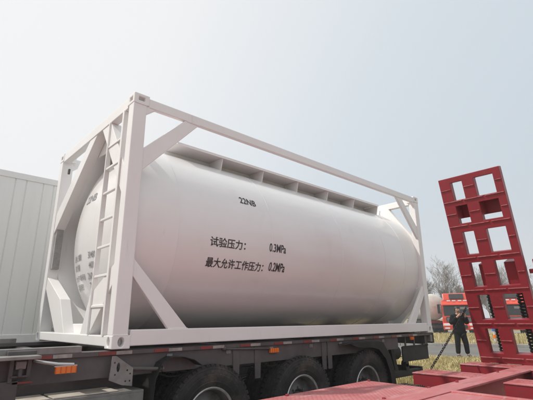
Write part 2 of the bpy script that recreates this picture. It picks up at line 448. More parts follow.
for (x0, x1) in ((.004, .152), (L-.152, L-.004)):
    for (y0, y1) in ((.004, .128), (WD-.128, WD-.004)):
        b = MB(); b.box(x0, x1, y0, y1, .116, H-.116); b.build('corner_post', M['white'], tc_, bevel=.008)
for (y0, y1) in ((.008, .098), (WD-.098, WD-.008)):
    b = MB(); b.box(.176, L-.176, y0 if y0 < 1 else y1-.055, y0+.055 if y0 < 1 else y1, 2.462, 2.570); b.build('top_side_rail', M['white'], tc_, bevel=.008)
    b = MB(); b.box(.176, L-.176, y0-.002, y1+.02, .022, .166); b.build('bottom_side_rail', M['white'], tc_, bevel=.008)
for (x0, x1, x2, x3) in ((.006, .10, .13, .30), (L-.10, L-.006, L-.30, L-.13)):
    b = MB(); b.box(x0, x1, .160, WD-.160, 2.452, 2.575); b.build('top_end_rail', M['white'], tc_, bevel=.008)
    b = MB(); b.box(x0, x1+.02, .160, WD-.160, .018, .114); b.build('bottom_end_rail', M['white'], tc_, bevel=.008)
    b = MB(); b.box(x2, x3, .72, WD-.72, .06, .215); b.build('saddle_beam', M['white'], tc_, bevel=.008)
sd_polys = [[(.140, 1.72), (.140, 1.975), (.655, 2.486), (.845, 2.486)],
            [(.140, .84), (.140, .675), (.575, .155), (.800, .155)],
            [(.140, 2.36), (.140, 2.49), (.30, 2.49)]]
for (y0, y1) in ((.014, .058), (WD-.058, WD-.014)):
    for pl in sd_polys:
        for q in (pl, mirror_x(pl)):
            b = MB(); b.prism(q, 'xz', y0, y1); b.build('side_brace', M['white'], tc_, bevel=.006)
e_left = [[(1.02, 2.462), (1.26, 2.462), (2.335, 1.66), (2.335, 1.38)],
          [(2.335, .82), (2.335, .67), (1.70, .105), (1.38, .105), (1.66, .50)]]
e_right = [[(.62, 2.462), (.88, 2.462), (.11, 1.45), (.11, 1.76)],
           [(.10, .80), (.10, .62), (.62, .105), (.86, .105), (.70, .50)]]
for (x0, x1, fl) in ((.014, .135, 0), (L-.135, L-.014, 1)):
    for q in e_left + e_right:
        b = MB(); b.prism(q, 'yz', x0, x1); b.build('end_brace', M['white'], tc_, bevel=.006)
for (x0, x1) in ((.136, .150), (L-.150, L-.136)):
    b = MB(); b.prism([(.80, 2.458), (1.12, 2.458), (1.40, 2.26), (.86, 2.22)], 'yz', x0, x1); b.build('header_plate', M['white'], tc_, bevel=.003)
# weld beads where braces meet post and rail
def bead(p0, p1, r=.006):
    b = MB(); P0, P1 = Vector(p0), Vector(p1); n_ = max(6, int((P1-P0).length/.012)); q = []
    for i in range(n_+1):
        q.append(P0.lerp(P1, i/n_) + Vector((random.uniform(-1, 1), 0, random.uniform(-1, 1)))*.0012)
    b.tube(q, [r*random.uniform(.75, 1.2) for _ in q], 6); b.build('weld_bead', M['white'], tc_, smooth=True)
for (x0, z0, x1, z1) in ((.153, 1.735, .153, 1.985), (.66, 2.461, .83, 2.461), (.153, .68, .153, .83), (.58, .167, .79, .167)):
    bead((x0, .013, z0), (x1, .013, z1)); bead((L-x0, .013, z0), (L-x1, .013, z1))
bead((.177, .007, .03), (.177, .007, .16)); bead((.01, .004, .119), (.15, .004, .119)); bead((.01, .003, 2.473), (.15, .003, 2.473))
# tank
X0, X1 = .65, L-.65
b = MB()
prof = [(X0, TR-.001)]
b.lathe([(X0+(X1-X0)*i/40, TR) for i in range(41)], 128, 'x', (0, YC, ZC))
shell = b.build('tank_shell', M['tank'], tc_, smooth=True)
# slim weld seams round the shell
for xs_ in (2.05, 3.55, 4.75):
    b = MB(); b.lathe([(xs_-.008, TR+.0005), (xs_-.003, TR+.0035), (xs_+.003, TR+.0035), (xs_+.008, TR+.0005)], 128, 'x', (0, YC, ZC))
    b.build('weld_seam', M['tank'], shell, smooth=True, angle=80)
HD = .58
def head_x(r): return X0 - HD*math.sqrt(max(0, 1-(r/TR)**2))
for sgn in (0, 1):
    b = MB(); pr = []
    for i in range(61):
        r = max(.001, (TR-.004)*math.sin(PI/2*i/60)); x = head_x(r)
        pr.append((x if not sgn else L-x, r))
    b.lathe(pr, 128, 'x', (0, YC, ZC)); o = b.build('dished_end', M['tank'], tc_, smooth=True, angle=60)
    if not sgn: dome = o
    c0, c1 = (.14, X0+.004) if not sgn else (L-.14, X1-.004)
    b = MB(); b.lathe([(c0, TR+.004), (c1, TR+.004), (c1, TR-.006), (c0, TR-.006), (c0, TR+.004)], 128, 'x', (0, YC, ZC))
    b.build('end_collar', M['white'], tc_, smooth=True)
# lettering wrapped on the shell
def shell_text(s, x_a, x_b, z_mid, height, tilt=0.0, bold=0.004):
    me = text_mesh(s, 1.0, bold=.014)
    x0, x1 = text_width(me); y0 = min(v.co.y for v in me.vertices); y1 = max(v.co.y for v in me.vertices)
    ang0 = math.asin((z_mid-ZC)/TR); R = TR+.004
    for v in me.vertices:
        u = (v.co.x-x0)/(x1-x0); w = (v.co.y-(y0+y1)/2)/(y1-y0)*height
        a = ang0 + (w + tilt*(u-.5)*(x_b-x_a))/R
        v.co = (x_a+u*(x_b-x_a), YC-R*math.cos(a), ZC+R*math.sin(a))
    me.materials.clear(); me.materials.append(M['ink'])
    o = bpy.data.objects.new('lettering', me); COL.objects.link(o); o.parent = shell
    return o
shell_text('试验压力：', 1.075, 1.60, 1.118, .115)
shell_text('0.3MPa', 2.00, 2.30, 1.145, .108)
shell_text('最大允许工作压力：', 1.06, 1.935, .885, .118)
shell_text('0.2MPa', 2.03, 2.32, .905, .118)
shell_text('22NB', 1.56, 1.83, 1.715, .095, tilt=-.03)
# lettering on the dished end
def head_text(s, y_a, y_b, z_mid, height, m='greyink', slope=0):
    me = text_mesh(s, 1.0, bold=.006)
    x0, x1 = text_width(me); h0 = min(v.co.y for v in me.vertices); h1 = max(v.co.y for v in me.vertices)
    for v in me.vertices:
        u = (v.co.x-x0)/(x1-x0); w = (v.co.y-(h0+h1)/2)/(h1-h0)*height
        y = y_a+(y_b-y_a)*u; z = z_mid+w+slope*(u-.5)
        k_ = 1.007; v.co = (X0+(head_x(math.hypot(y-YC, z-ZC))-X0)*k_, YC+(y-YC)*k_, ZC+(z-ZC)*k_)
    me.materials.clear(); me.materials.append(M[m])
    o = bpy.data.objects.new('lettering', me); COL.objects.link(o); o.parent = dome
for z, a, y0_, y1_, c, y2_, y3_ in ((.98, '总重', 1.63, 1.30, '30480', 1.10, .93), (.865, '皮重', 1.63, 1.37, '4400', 1.09, .97),
                                  (.745, '允许堆码', 1.66, 1.22, '260', 1.14, 1.02), (.635, '容积', 1.59, 1.33, '7', 1.12, 1.08)):
    head_text(a, y0_, y1_, z, .075)
    head_text(c, y2_, y3_, z, .075)
head_text('22NB', 1.42, 1.10, 1.695, .10)
# walkway
b = MB(); b.box(.88, 5.56, .60, WD-.60, 2.462, 2.476); b.box(.88, 5.56, .60, .612, 2.440, 2.462); b.box(.88, 5.56, WD-.612, WD-.60, 2.440, 2.462)
walk = b.build('walkway', M['white'], tc_, bevel=.003)
for ys_ in (.95, WD-.95):
    b = MB(); b.box(.885, 5.555, ys_-.004, ys_+.004, 2.36, 2.460); b.build('support_web', M['white'], walk)
for x in (1.62, 2.40, 3.18, 3.96, 4.74, 5.54):
    for s_ in (0, 1):
        f = (lambda y: y) if not s_ else (lambda y: WD-y)
        b = MB(); b.prism([(f(.618), 2.459), (f(.618), 2.43), (f(.66), 2.245), (f(.945), 2.375), (f(.945), 2.459)], 'yz', x, x+.008)
        b.build('bracket', M['white'], walk)
# ladder
lad = MB(); lad.box(-.012, .0, .232, .235, .118, .12); 
def ladder():
    b = MB(); b.box(.0, .05, .225, .245, .116, 2.45); st = b.build('ladder', M['white'], tc_, bevel=.004)
    b = MB(); b.box(-.006, .048, .606, .626, .116, 2.45); b.build('stile', M['white'], st, bevel=.004)
    b = MB(); b.box(-.006, .002, .215, .255, .116, 2.45); b.build('stile', M['white'], st, bevel=.003)
    for z in (.385, .685, .985, 1.285, 1.585, 1.875, 2.14):
        b = MB(); b.box(.004, .036, .24, .61, z-.013, z+.013); b.build('rung', M['white'], st, bevel=.005)
ladder()
# document tube / grey perforated strip on the far post
b = MB(); b.box(.03, .12, WD-.20, WD-.13, .92, 1.52)
for k in range(28): b.box(.035, .115, WD-.206, WD-.20, .935+k*.0205, .945+k*.0205)
b.build('document_tube', M['docgrey'], tc_)
# small dark lug on the header brace
b = MB(); b.box(-.012, .012, 1.93, 1.965, 2.18, 2.25); b.build('lug', M['chassis'], tc_)

# ================================================================== CONTAINER TRAILER
tr = thing('container_trailer', 'dark grey three-axle semi-trailer carrying the white tank container', 'semi-trailer', (0, 0, 0))
DB = -.012
def side_beam(y0, y1):
    b = MB(); b.box(-3.4, 6.05, y0, y1, -.055, DB); b.box(-3.4, 5.9, y0+.02, y0+.035 if y0 < 1 else y1-.02, -.22, -.05)
    return b
b = MB(); b.box(-3.4, 6.05, .03, .17, -.050, DB); b.box(-3.4, 4.9, .055, .067, -.235, -.048); b.build('side_rail', M['chassis'], tr, bevel=.003)
b = MB(); b.box(-3.4, 6.05, WD-.17, WD-.03, -.050, DB); b.box(-3.4, 4.9, WD-.067, WD-.055, -.235, -.048); b.build('side_rail', M['chassis'], tr, bevel=.003)
for y in (.72, 1.72):
    b = MB(); b.box(-3.4, 6.0, y-.07, y+.07, -.07, -.052); b.box(-3.4, 6.0, y-.07, y+.07, -.46, -.445); b.box(-3.4, 6.0, y-.006, y+.006, -.446, -.069)
    b.build('main_beam', M['chassis'], tr)
for x in (-3.2, -2.2, -1.2, -.2, .45, 1.8, 3.2, 4.55, 5.9):
    b = MB(); b.box(x-.05, x+.05, .07, WD-.07, -.2, -.056); b.build('cross_member', M['chassis'], tr)
# raised rails of the front part, seen left of the container
for (y0, y1) in ((.03, .12), (WD-.12, WD-.03)):
    b = MB(); b.box(-3.4, -.24, y0, y1, DB, .040); b.build('front_rail', M['chassis_light'], tr, bevel=.004)
b = MB(); b.box(-1.6, -.60, -.16, .025, -.028, -.004); b.build('lock_cover', M['chassis_light'], tr, bevel=.004)
# wheels
def make_wheel(parent, x, y, z, R=.52, Rr=.30, w=.27, sgn=1):
    """outer wheel, face towards -y when sgn=1"""
    b = MB()
    def Y(v): return v*sgn
    b.lathe([(Y(.16), .001), (Y(.16), .10), (Y(.12), .13), (Y(.13), .17), (Y(.15), .20), (Y(.15), .26)], 40, 'y')
    b.lathe([(Y(.03), .001), (Y(.03), .075), (Y(.05), .09), (Y(.14), .10)], 28, 'y')
    for k in range(10):
        a = 2*PI*k/10
        b.lathe([(Y(.10), .001), (Y(.10), .013), (Y(.16), .014)], 6, 'y', (.145*math.sin(a), 0, .145*math.cos(a)))
    wh = b.build('wheel', M['rim'], parent, smooth=True); wh.location = (x, y, z)
    b = MB()
    b.lathe([(Y(.15), .255), (Y(.10), .262), (Y(.05), .270), (Y(.035), .282)], 56, 'y', mi=0)
    b.lathe([(Y(.035), .280), (Y(.024), .287), (Y(.020), .296), (Y(.026), .304), (Y(.034), .305)], 56, 'y', mi=1)
    b.lathe([(Y(.034), .305), (Y(.15), .275), (Y(.25), .305)], 40, 'y', mi=0)
    b.build('rim', [M['rim'], M['rimlip']], wh, smooth=True, angle=60)
    b = MB()
    pr = [(.030, .302), (.022, .315), (.010, .345), (.007, .350), (.006, .356), (.009, .360), (.002, .400), (.000, .425), (.003, .430), (.002, .436),
          (.004, .455), (.010, .475), (.008, .479), (.016, .497), (.030, .512), (.052, .518)]
    gr = []
    for g in (.085, .135, .185):
        gr += [(g-.009, .520), (g-.006, .506), (g+.006, .506), (g+.009, .520)]
    pr2 = pr + gr + [(w-h, r) for h, r in reversed(pr)]
    k = R/.52
    b.lathe([(Y(h), r*k) for h, r in pr2], 72, 'y')
    # shoulder lugs
    for q in range(54):
        a = 2*PI*q/54
        m_ = Matrix.Rotation(a, 4, 'Y')
        for (h0, h1) in ((.013, .06), (w-.06, w-.013)):
            ya, yb = sorted((Y(h0), Y(h1)))
            b.box(-.019, .019, ya, yb, .495*k, .524*k, 0, m_)
    b.build('tyre', M['rubber'], wh, smooth=True, angle=25)
    return wh
WX = (1.10, 2.49, 3.89)
WZ = GZ+.52
w0 = None
for x in WX:
    for (y, flip) in ((-.03, 0), (.30, 0), (WD-.57, 1), (WD-.24, 1)):
        if w0 is None:
            w0 = make_wheel(tr, x, y, WZ)
        else:
            c = copy_tree(w0, tr); c.location = (x, y, WZ)
            if flip: c.rotation_euler = (0, 0, PI); c.location = (x, y+.27, WZ)
    b = MB(); b.tube([(x, .1, WZ), (x, WD-.1, WZ)], .075, 14); b.build('axle', M['chassis'], tr, smooth=True)
# suspension hangers
for x in (.42, 1.80, 3.19, 4.52):
    for y in (.66, 1.66):
        b = MB(); b.prism([(x-.14, -.44), (x+.14, -.44), (x+.07, -.80), (x-.07, -.80)], 'xz', y, y+.12); b.build('spring_hanger', M['chassis'], tr)
for x in WX:
    for y in (.68, 1.68):
        b = MB()
        for k in range(4):
            pts = [(x-.60+.06*k+(1.2-.12*k)*i/8, y+.04, -.66+.025*k-.10*math.sin(PI*i/8)*0-.09*(1-((i-4)/4)**2)) for i in range(9)]
            b.tube(pts, .014, 6)
        b.build('leaf_spring', M['chassis'], tr)
# side hanger plates between the tyres, on the outside rail
for x in (1.46, 1.78, 2.98, 3.10):
    b = MB(); b.prism([(x-.05, -.052), (x+.05, -.052), (x+.04, -.40), (x-.04, -.40)], 'xz', .045, .053); b.build('stay_plate', M['chassis'], tr)
# mudguards
def guard(x0, z0, pts, y0, y1, name='mudguard', th=.006):
    b = MB(); n = len(pts); vs = []; fs = []
    for (x, z) in pts: vs += [(x, y0, z), (x, y1, z)]
    for i in range(n-1): fs.append((2*i, 2*i+1, 2*i+3, 2*i+2))
    b.add(vs, fs); o = b.build(name, M['black'], tr)
    md = o.modifiers.new('thick', 'SOLIDIFY'); md.thickness = th; md.offset = 0
    return o
guard(0, 0, [(.40, -1.02), (.40, -.55), (.42, -.28), (.48, -.14), (.58, -.092), (.72, -.10), (.84, -.135), (.93, -.19)], -.07, .58)
guard(0, 0, [(3.30, -.10), (3.45, -.085), (4.12, -.085), (4.22, -.10), (4.42, -.31), (4.50, -.53), (4.53, -.88)], -.072, .60)
b = MB(); b.prism([(3.42, -.098), (3.52, -.088), (4.13, -.088), (4.25, -.105), (4.42, -.30), (4.51, -.52), (4.54, -.90), (4.43, -.90), (4.39, -.56), (4.29, -.34), (4.12, -.20), (3.95, -.165), (3.60, -.15)], 'xz', -.078, -.070); b.build('mudguard_valance', M['black'], tr)
for yy in (WD-.60,):
    guard(0, 0, [(.46, -1.02), (.44, -.62), (.455, -.38), (.52, -.225), (.62, -.165), (.80, -.16)], yy, yy+.62)
    guard(0, 0, [(3.30, -.10), (3.45, -.085), (4.12, -.085), (4.42, -.34), (4.48, -.55), (4.50, -.86)], yy, yy+.62)
# pipe stub in front of the first wheel
b = MB(); b.tube([(.10, .05, -.165), (.42, -.01, -.19), (.50, -.03, -.195)], .018, 10); b.tube([(.50, -.03, -.195), (.515, -.034, -.196)], .028, 10)
b.build('guard_stay', M['chassis'], tr, smooth=True)
# perforated bracket plate
b = MB(); b.prism([(.015, -.055), (.05, -.055), (.215, -.165), (.215, -.315), (.12, -.30), (.0, -.25)], 'xz', -.020, -.010)
o = b.build('bracket_plate', M['chassis_light'], tr)
def cyl_cut(x, z, r, r2=None):
    c = MB(); n = 16; r2 = r2 or r
    c.prism([(x+r*math.cos(2*PI*k/n), z+r2*math.sin(2*PI*k/n)) for k in range(n)], 'xz', -.1, .05)
    return c.build('cutter', M['black'])
boolean(o, cyl_cut(.075, -.15, .016, .04))
for (x, z) in ((.16, -.18), (.19, -.21), (.19, -.27), (.15, -.27), (.04, -.11), (.05, -.21)): boolean(o, cyl_cut(x, z, .008))
# front side plate and tool shelf
b = MB(); b.box(-1.05, .40, .20, .212, -.50, -.052); b.build('side_plate', M['chassis'], tr)
bpy.data.objects.remove(o.children[0]) if o.children else None
for ob in [q for q in tr.children if q.name.startswith('side_plate')]: bpy.data.objects.remove(ob)
b = MB(); b.box(-1.6, .40, .35, .362, -.56, -.052); sp = b.build('side_plate', M['chassis'], tr)
b = MB(); b.box(-.84, .36, .03, .348, -.385, -.362); b.box(-.84, .36, .03, .042, -.47, -.385); b.build('step_shelf', M['chassis_light'], tr, bevel=.003)
for (a, c) in ((-.80, -.44), (-.41, .13)):
    b = MB(); b.box(a, c, .06, .335, -.360, -.350); b.build('sunlit_patch', M['sunpatch'], tr, bevel=.003)  # cream sheets added to show the sunlit patch on the shelf
for (x, z) in ((-.25, -.22), (-.05, -.2), (.2, -.28)):
    b = MB(); b.tube([(x, .352, z), (x, .338, z)], .012, 8); b.build('bolt', M['chassis_light'], tr)
# landing / lock assembly at the front edge
b = MB()
b.box(-.80, -.60, -.015, .12, -.015, .026); b.box(-.775, -.745, -.01, .10, -.20, -.015); b.box(-.655, -.625, -.01, .10, -.17, -.015)
b.box(-.745, -.655, .03, .09, -.15, -.02); b.box(-.83, -.70, .0, .10, -.40, -.19)
b.tube([(-.74, .0, -.06), (-.66, .0, -.06)], .022, 10); b.tube([(-.70, -.02, -.10), (-.70, -.02, -.16)], .016, 8)
b.box(-.76, -.64, -.02, .0, -.165, -.15)
b.build('lock_assembly', M['chassis'], tr, bevel=.004)
b = MB(); b.box(-.735, -.665, -.022, -.012, -.105, -.05); b.build('lock_plate', M['chassis_light'], tr, bevel=.003)
b = MB(); b.box(-.74, -.60, .0, .008, -.212, -.198); b.build('small_tag', M['redtape'], tr)
# amber marker lamp on its stalk
b = MB(); b.tube([(-.60, .03, -.055), (-.55, -.01, -.065), (-.44, -.045, -.085), (-.32, -.05, -.095)], .013, 10); b.box(-.47, -.295, -.060, -.038, -.104, -.097)
st = b.build('lamp_stalk', M['chrome'], tr, smooth=True)
def marker(x0, x1, y, z0, z1):
    b = MB(); b.box(x0, x1, y-.014, y+.012, z0, z1)
    n_ = 4
    for k in range(n_+1):
        xx = x0+(x1-x0)*k/n_
        b.box(max(x0, xx-.004)-.001, min(x1, xx+.004)+.001, y-.018, y-.012, z0-.001, z1+.001, 1)
    return b.build('marker_lamp', [M['orange'], M['amberdark']], tr, bevel=.002)
marker(-.46, -.30, -.05, -.157, -.105)
marker(1.96, 2.10, .035, -.135, -.085)
marker(5.26, 5.36, .02, -.105, -.058)
b = MB(); b.tube([(1.28, .048, -.055), (1.34, .035, -.06), (1.96, .035, -.085)], .012, 8); b.tube([(1.27, .05, -.05), (1.30, .03, -.055)], .026, 8); b.build('lamp_rod', M['chassis'], tr, smooth=True)
# reflective tape, red and white in turns along the rail, darkened as if shaded by it
x = -.62
while x < 5.6:
    for k, m in enumerate(('redtape', 'whitetape')):
        b = MB(); b.box(x+k*.155, x+k*.155+.15, .026, .029, -.047, -.018 if not -.62 < x < 0 else -.016); b.build('reflective_tape', M[m], tr)
    x += .53
for (x0_, x1_, z0_, sag, y_) in ((.45, 1.75, -.20, .07, .09), (1.82, 3.15, -.19, .09, .10), (3.0, 4.5, -.17, .06, .09), (.5, 1.8, -.26, .05, .14), (1.85, 3.1, -.25, .07, .13)):
    b = MB(); b.tube([(x0_+(x1_-x0_)*i/16, y_, z0_-sag*4*(i/16)*(1-i/16)+.012*math.sin(i*1.9)) for i in range(17)], .009, 7); b.build('air_hose', M['black'], tr, smooth=True)
for x in WX:
    for yy in (.62, WD-.62):
        b = MB(); b.lathe([(-.09, .01), (-.085, .07), (-.02, .085), (.0, .092), (.02, .085), (.09, .07), (.10, .01)], 20, 'x', (x-.24, yy, -.42)); b.build('brake_chamber', M['chassis'], tr, smooth=True)
b = MB(); b.lathe([(-.42, .01), (-.40, .09), (-.34, .125), (.34, .125), (.40, .09), (.42, .01)], 28, 'x', (5.15, .48, -.34)); b.build('air_tank', M['chassis'], tr, smooth=True)
for x in (.62, 1.35, 2.0, 2.72, 3.35, 4.45):
    b = MB(); b.box(x-.03, x+.03, .046, .054, -.11, -.07); b.tube([(x, .04, -.09), (x, .05, -.09)], .012, 8); b.build('bolted_clip', M['chassis_light'], tr)
# rear: tail frame, under-run guard, dark box, braces
b = MB(); b.box(6.05, 6.13, .03, WD-.03, -.19, DB+.002); b.box(6.128, 6.15, .04, .34, -.17, -.03); b.box(6.128, 6.15, WD-.34, WD-.04, -.17, -.03); b.build('tail_beam', M['black'], tr, bevel=.006)
for yy in (.05, WD-.30):
    b = MB(); b.box(6.149, 6.160, yy, yy+.25, -.15, -.05); b.build('tail_lamp', M['redtape'], tr)
b = MB(); b.box(5.98, 6.055, .022, .10, -.165, -.048); b.build('tail_bracket', M['chassis_light'], tr, bevel=.004)
b = MB(); b.box(5.12, 6.02, .11, .135, -.46, -.215); b.box(5.12, 6.02, .10, .112, -.235, -.205); b.build('rear_side_guard', M['black'], tr, bevel=.005)
for x in (5.25, 5.55, 5.85):
    b = MB(); b.box(x-.02, x+.02, .115, .13, -.22, -.05); b.build('guard_strap', M['chassis'], tr)
b = MB(); b.bar((4.56, .2, -.24), (4.98, .2, -.66), .05, .06); b.build('diagonal_stay', M['black'], tr)
b = MB(); b.bar((4.90, .2, -.24), (5.02, .2, -.66), .05, .09); b.build('diagonal_stay', M['black'], tr)
b = MB(); b.box(4.52, 5.75, .15, .22, -.70, -.60); b.build('lower_bar', M['black'], tr, bevel=.01)
b = MB(); b.box(5.24, 5.34, .14, .23, -.602, -.50); b.lathe([(0, .001), (0, .05), (.09, .05), (.09, .001)], 20, 'y', (5.29, .14, -.50)); b.build('bar_end_stop', M['black'], tr)
b = MB(); b.box(5.75, 5.83, .15, WD-.15, -.70, -.58); b.build('underrun_bar', M['black'], tr, bevel=.008)
for y in (.72, 1.72):
    b = MB(); b.box(5.74, 5.80, y-.05, y+.05, -.6, -.19); b.build('underrun_post', M['black'], tr)
# front support legs (out of the picture, keep the trailer standing)
for y in (.3, WD-.3):
    b = MB(); b.box(-2.9, -2.75, y-.07, y+.07, GZ+.05, -.06); b.box(-2.98, -2.67, y-.15, y+.15, GZ+.005, GZ+.05); b.build('landing_leg', M['chassis'], tr)

# ================================================================== RED LOWBED TRAILER
lb = thing('lowbed_trailer', 'red lowbed trailer with worn pinkish deck and a raised loading ramp', 'trailer')
DZ = -.42
def chk_mat():
    m = M['deck'].copy(); m.name = 'worn_checker_plate'
    t = m.node_tree; b = t.nodes['Principled BSDF']
    g = t.nodes.new('ShaderNodeTexCoord'); mp = t.nodes.new('ShaderNodeMapping'); mp.inputs['Rotation'].default_value = (0, 0, PI/4)
    t.links.new(g.outputs['Object'], mp.inputs[0])
    ck = t.nodes.new('ShaderNodeTexVoronoi'); ck.inputs['Scale'].default_value = 26; ck.inputs['Randomness'].default_value = 0.0
    t.links.new(mp.outputs[0], ck.inputs[0])
    r = t.nodes.new('ShaderNodeMapRange'); r.inputs[1].default_value = .25; r.inputs[2].default_value = .5; r.inputs[3].default_value = 1; r.inputs[4].default_value = 0
    t.links.new(ck.outputs['Distance'], r.inputs[0])
    bp = t.nodes.new('ShaderNodeBump'); bp.inputs['Strength'].default_value = .6; bp.inputs['Distance'].default_value = .008
    t.links.new(r.outputs[0], bp.inputs['Height']); t.links.new(bp.outputs[0], b.inputs['Normal'])
    return m
M['checker'] = chk_mat()
YL, YR = -.86, -3.45
b = MB(); b.box(-9, 2.60, YR, YL, DZ-.14, DZ-.006); b.build('deck', M['deck'], lb, bevel=.006)
b = MB()
b.box(1.28, 2.62, -1.60, YL-.004, DZ-.005, DZ); b.build('checker_plate', M['checker'], lb, bevel=.002)
b = MB()
for x in (-5.2, -3.7, -2.2, -.7, .6): b.box(x, x+1.3, -1.60, YL-.004, DZ-.005, DZ-.001)
b.build('checker_plate', M['checker'], lb)
b = MB(); b.box(-9, 2.62, -1.84, -1.605, DZ-.005, DZ+.004); b.build('deck_strip', M['deck'], lb, bevel=.003)
b = MB(); b.box(2.56, 2.632, YR, -1.606, DZ-.16, DZ+.006); b.build('deck_lip', M['deck'], lb, bevel=.005)
# longitudinal beams of the open wheel section
for y0, y1 in ((-1.84, -1.58), (-2.95, -2.69)):
    b = MB(); b.box(2.634, 5.62, y0, y1, DZ-.022, DZ); b.box(2.634, 5.62, (y0+y1)/2-.012, (y0+y1)/2+.012, DZ-.34, DZ-.022); b.box(2.634, 5.62, y0, y1, DZ-.36, DZ-.34)
    b.build('main_beam', M['deck'], lb, bevel=.004)
def outrigger(x0, x1, ya, yb, h=.17):
    b = MB(); b.box(x0, x1, ya, yb, DZ-h, DZ-.012); o = b.build('outrigger', M['ramp'], lb, bevel=.006)
    b = MB(); b.box(x0-.008, x1+.008, ya-.004, yb+.004, DZ-.012, DZ+.002); b.build('outrigger_cap', M['deck'], o, bevel=.003)
    for t in (.25, .5, .75):
        xx = x0+(x1-x0)*t; b = MB(); b.box(xx-.006, xx+.006, ya+.01, yb-.01, DZ+.0005, DZ+.008); b.build('grip_bar', M['weld'], o)
outrigger(3.64, 4.10, -1.575, YL)
outrigger(5.06, 5.50, -1.575, YL)
outrigger(3.50, 3.92, -2.685, -1.99)
outrigger(4.95, 5.40, -2.685, -1.845)
outrigger(3.64, 4.10, YR, -2.955)
outrigger(5.06, 5.50, YR, -2.955)
b = MB(); b.box(5.50, 5.64, YR, YL, DZ-.30, DZ-.008); b.build('rear_beam', M['ramp'], lb, bevel=.008)
for (x, y) in ((1.78, -1.605), (2.60, -1.60), (2.6, -.90), (1.30, -.90), (1.2, -1.72), (3.2, -1.62), (4.4, -1.62)):
    b = MB(); b.lathe([(0, .018), (.008, .017), (.012, .012), (.013, .001)], 14, 'z', (x, y, DZ+.003)); b.build('deck_pin', M['ramp'], lb, smooth=True)
b = MB(); b.box(2.65, 5.48, YR+.2, -1.3, DZ-.52, DZ-.50); b.build('added_dark_tray', M['ramp'], lb)  # plate added so the open wheel section looks dark over sunlit ground
# low side rail under the deck and wheels
b = MB(); b.box(-9, 5.5, -1.25, -1.15, DZ-.42, DZ-.15); b.box(-9, 5.5, -3.15, -3.05, DZ-.42, DZ-.15); b.build('chassis_rail', M['ramp'], lb)
for x in (3.15, 4.58):
    for (y, fl) in ((-.96, 1), (-3.35, 0)):
        c = copy_tree(w0, lb); c.scale = (.72, .9, .72); c.location = (x, y, GZ+.375)
        c.rotation_euler = (0, 0, PI if fl else 0)
    b = MB(); b.tube([(x, -3.2, GZ+.375), (x, -1.1, GZ+.375)], .06, 12); b.build('axle', M['chassis'], lb, smooth=True)
for y in (-1.3, -3.0):
    b = MB(); b.box(-8.5, -8.3, y-.08, y+.08, GZ+.005, DZ-.14); b.build('landing_leg', M['chassis'], lb)
# ---- ramp
RB = Vector((5.56, -.98, DZ)); RT = Vector((4.85, -.98, 2.43))
SU = (RT-RB).normalized(); RL = (RT-RB).length
WU = Vector((0, -1, 0)); NU = SU.cross(WU)     # towards the camera side or behind
if NU.x > 0: NU = -NU                          # NU points to -x (front face)
RM = Matrix(((WU.x, SU.x, NU.x, RB.x), (WU.y, SU.y, NU.y, RB.y), (WU.z, SU.z, NU.z, RB.z), (0, 0, 0, 1)))
RW, TH = .93, .11
rp_ = None
def rbox(b, w0_, w1_, s0, s1, n0, n1, mi=0):
    vs = [(w0_,s0,n0),(w1_,s0,n0),(w1_,s1,n0),(w0_,s1,n0),(w0_,s0,n1),(w1_,s0,n1),(w1_,s1,n1),(w0_,s1,n1)]
    b.add([RM @ Vector(p) for p in vs], [(0,3,2,1),(4,5,6,7),(0,1,5,4),(1,2,6,5),(2,3,7,6),(3,0,4,7)], mi)
b = MB()
rows = [(.15, .52), (.66, 1.04), (1.17, 1.55), (1.68, 2.04), (2.18, 2.465), (2.56, 2.85)]
cols = [(.18, .36), (.54, .82)]
# face sheet with openings made from a grid of slabs, one mesh
ws = [0, .18, .36, .54, .82, RW]; ss = [0]+[v for r in rows for v in r]+[RL]
vid = {}; vs = []; fs = []
def vv(w, s, n):
    k = (w, s, n)
    if k not in vid: vid[k] = len(vs); vs.append(RM @ Vector(k))
    return vid[k]
for i in range(5):
    for j in range(len(ss)-1):
        hole = (i in (1, 3)) and (j % 2 == 1)
        a0, a1, c0, c1 = ws[i], ws[i+1], ss[j], ss[j+1]
        if not hole:
            for n_ in (0, -TH): fs.append((vv(a0,c0,n_), vv(a1,c0,n_), vv(a1,c1,n_), vv(a0,c1,n_)))
            def hol(ii, jj):
                if ii < 0 or ii > 4 or jj < 0 or jj > len(ss)-2: return True
                return (ii in (1, 3)) and (jj % 2 == 1)
            if hol(i-1, j): fs.append((vv(a0,c0,0), vv(a0,c1,0), vv(a0,c1,-TH), vv(a0,c0,-TH)))
            if hol(i+1, j): fs.append((vv(a1,c0,0), vv(a1,c1,0), vv(a1,c1,-TH), vv(a1,c0,-TH)))
            if hol(i, j-1): fs.append((vv(a0,c0,0), vv(a1,c0,0), vv(a1,c0,-TH), vv(a0,c0,-TH)))
            if hol(i, j+1): fs.append((vv(a0,c1,0), vv(a1,c1,0), vv(a1,c1,-TH), vv(a0,c1,-TH)))
b.add(vs, fs)
rampo = b.build('loading_ramp', M['ramp'], lb, bevel=.007)
# angle-iron grips: full-width bars between rows and short dashes on the rails
for s_ in (2.545, 2.145, 1.63, 1.12, .60, .085):
    for (a, c) in ((.012, .30), (.33, .62), (.65, RW-.012)):
        b = MB(); rbox(b, a, c, s_-.007, s_+.007, .0005, .016); b.build('grip_bar', M['weld'], rampo, bevel=.003)
for s_ in (2.745, 2.345, 1.89, 1.36, .85, .345):
    for (a, c) in ((.012, .165), (.375, .525), (.835, RW-.01)):
        b = MB(); rbox(b, a, c, s_-.006, s_+.006, .0005, .014); b.build('grip_bar', M['weld'], rampo, bevel=.003)
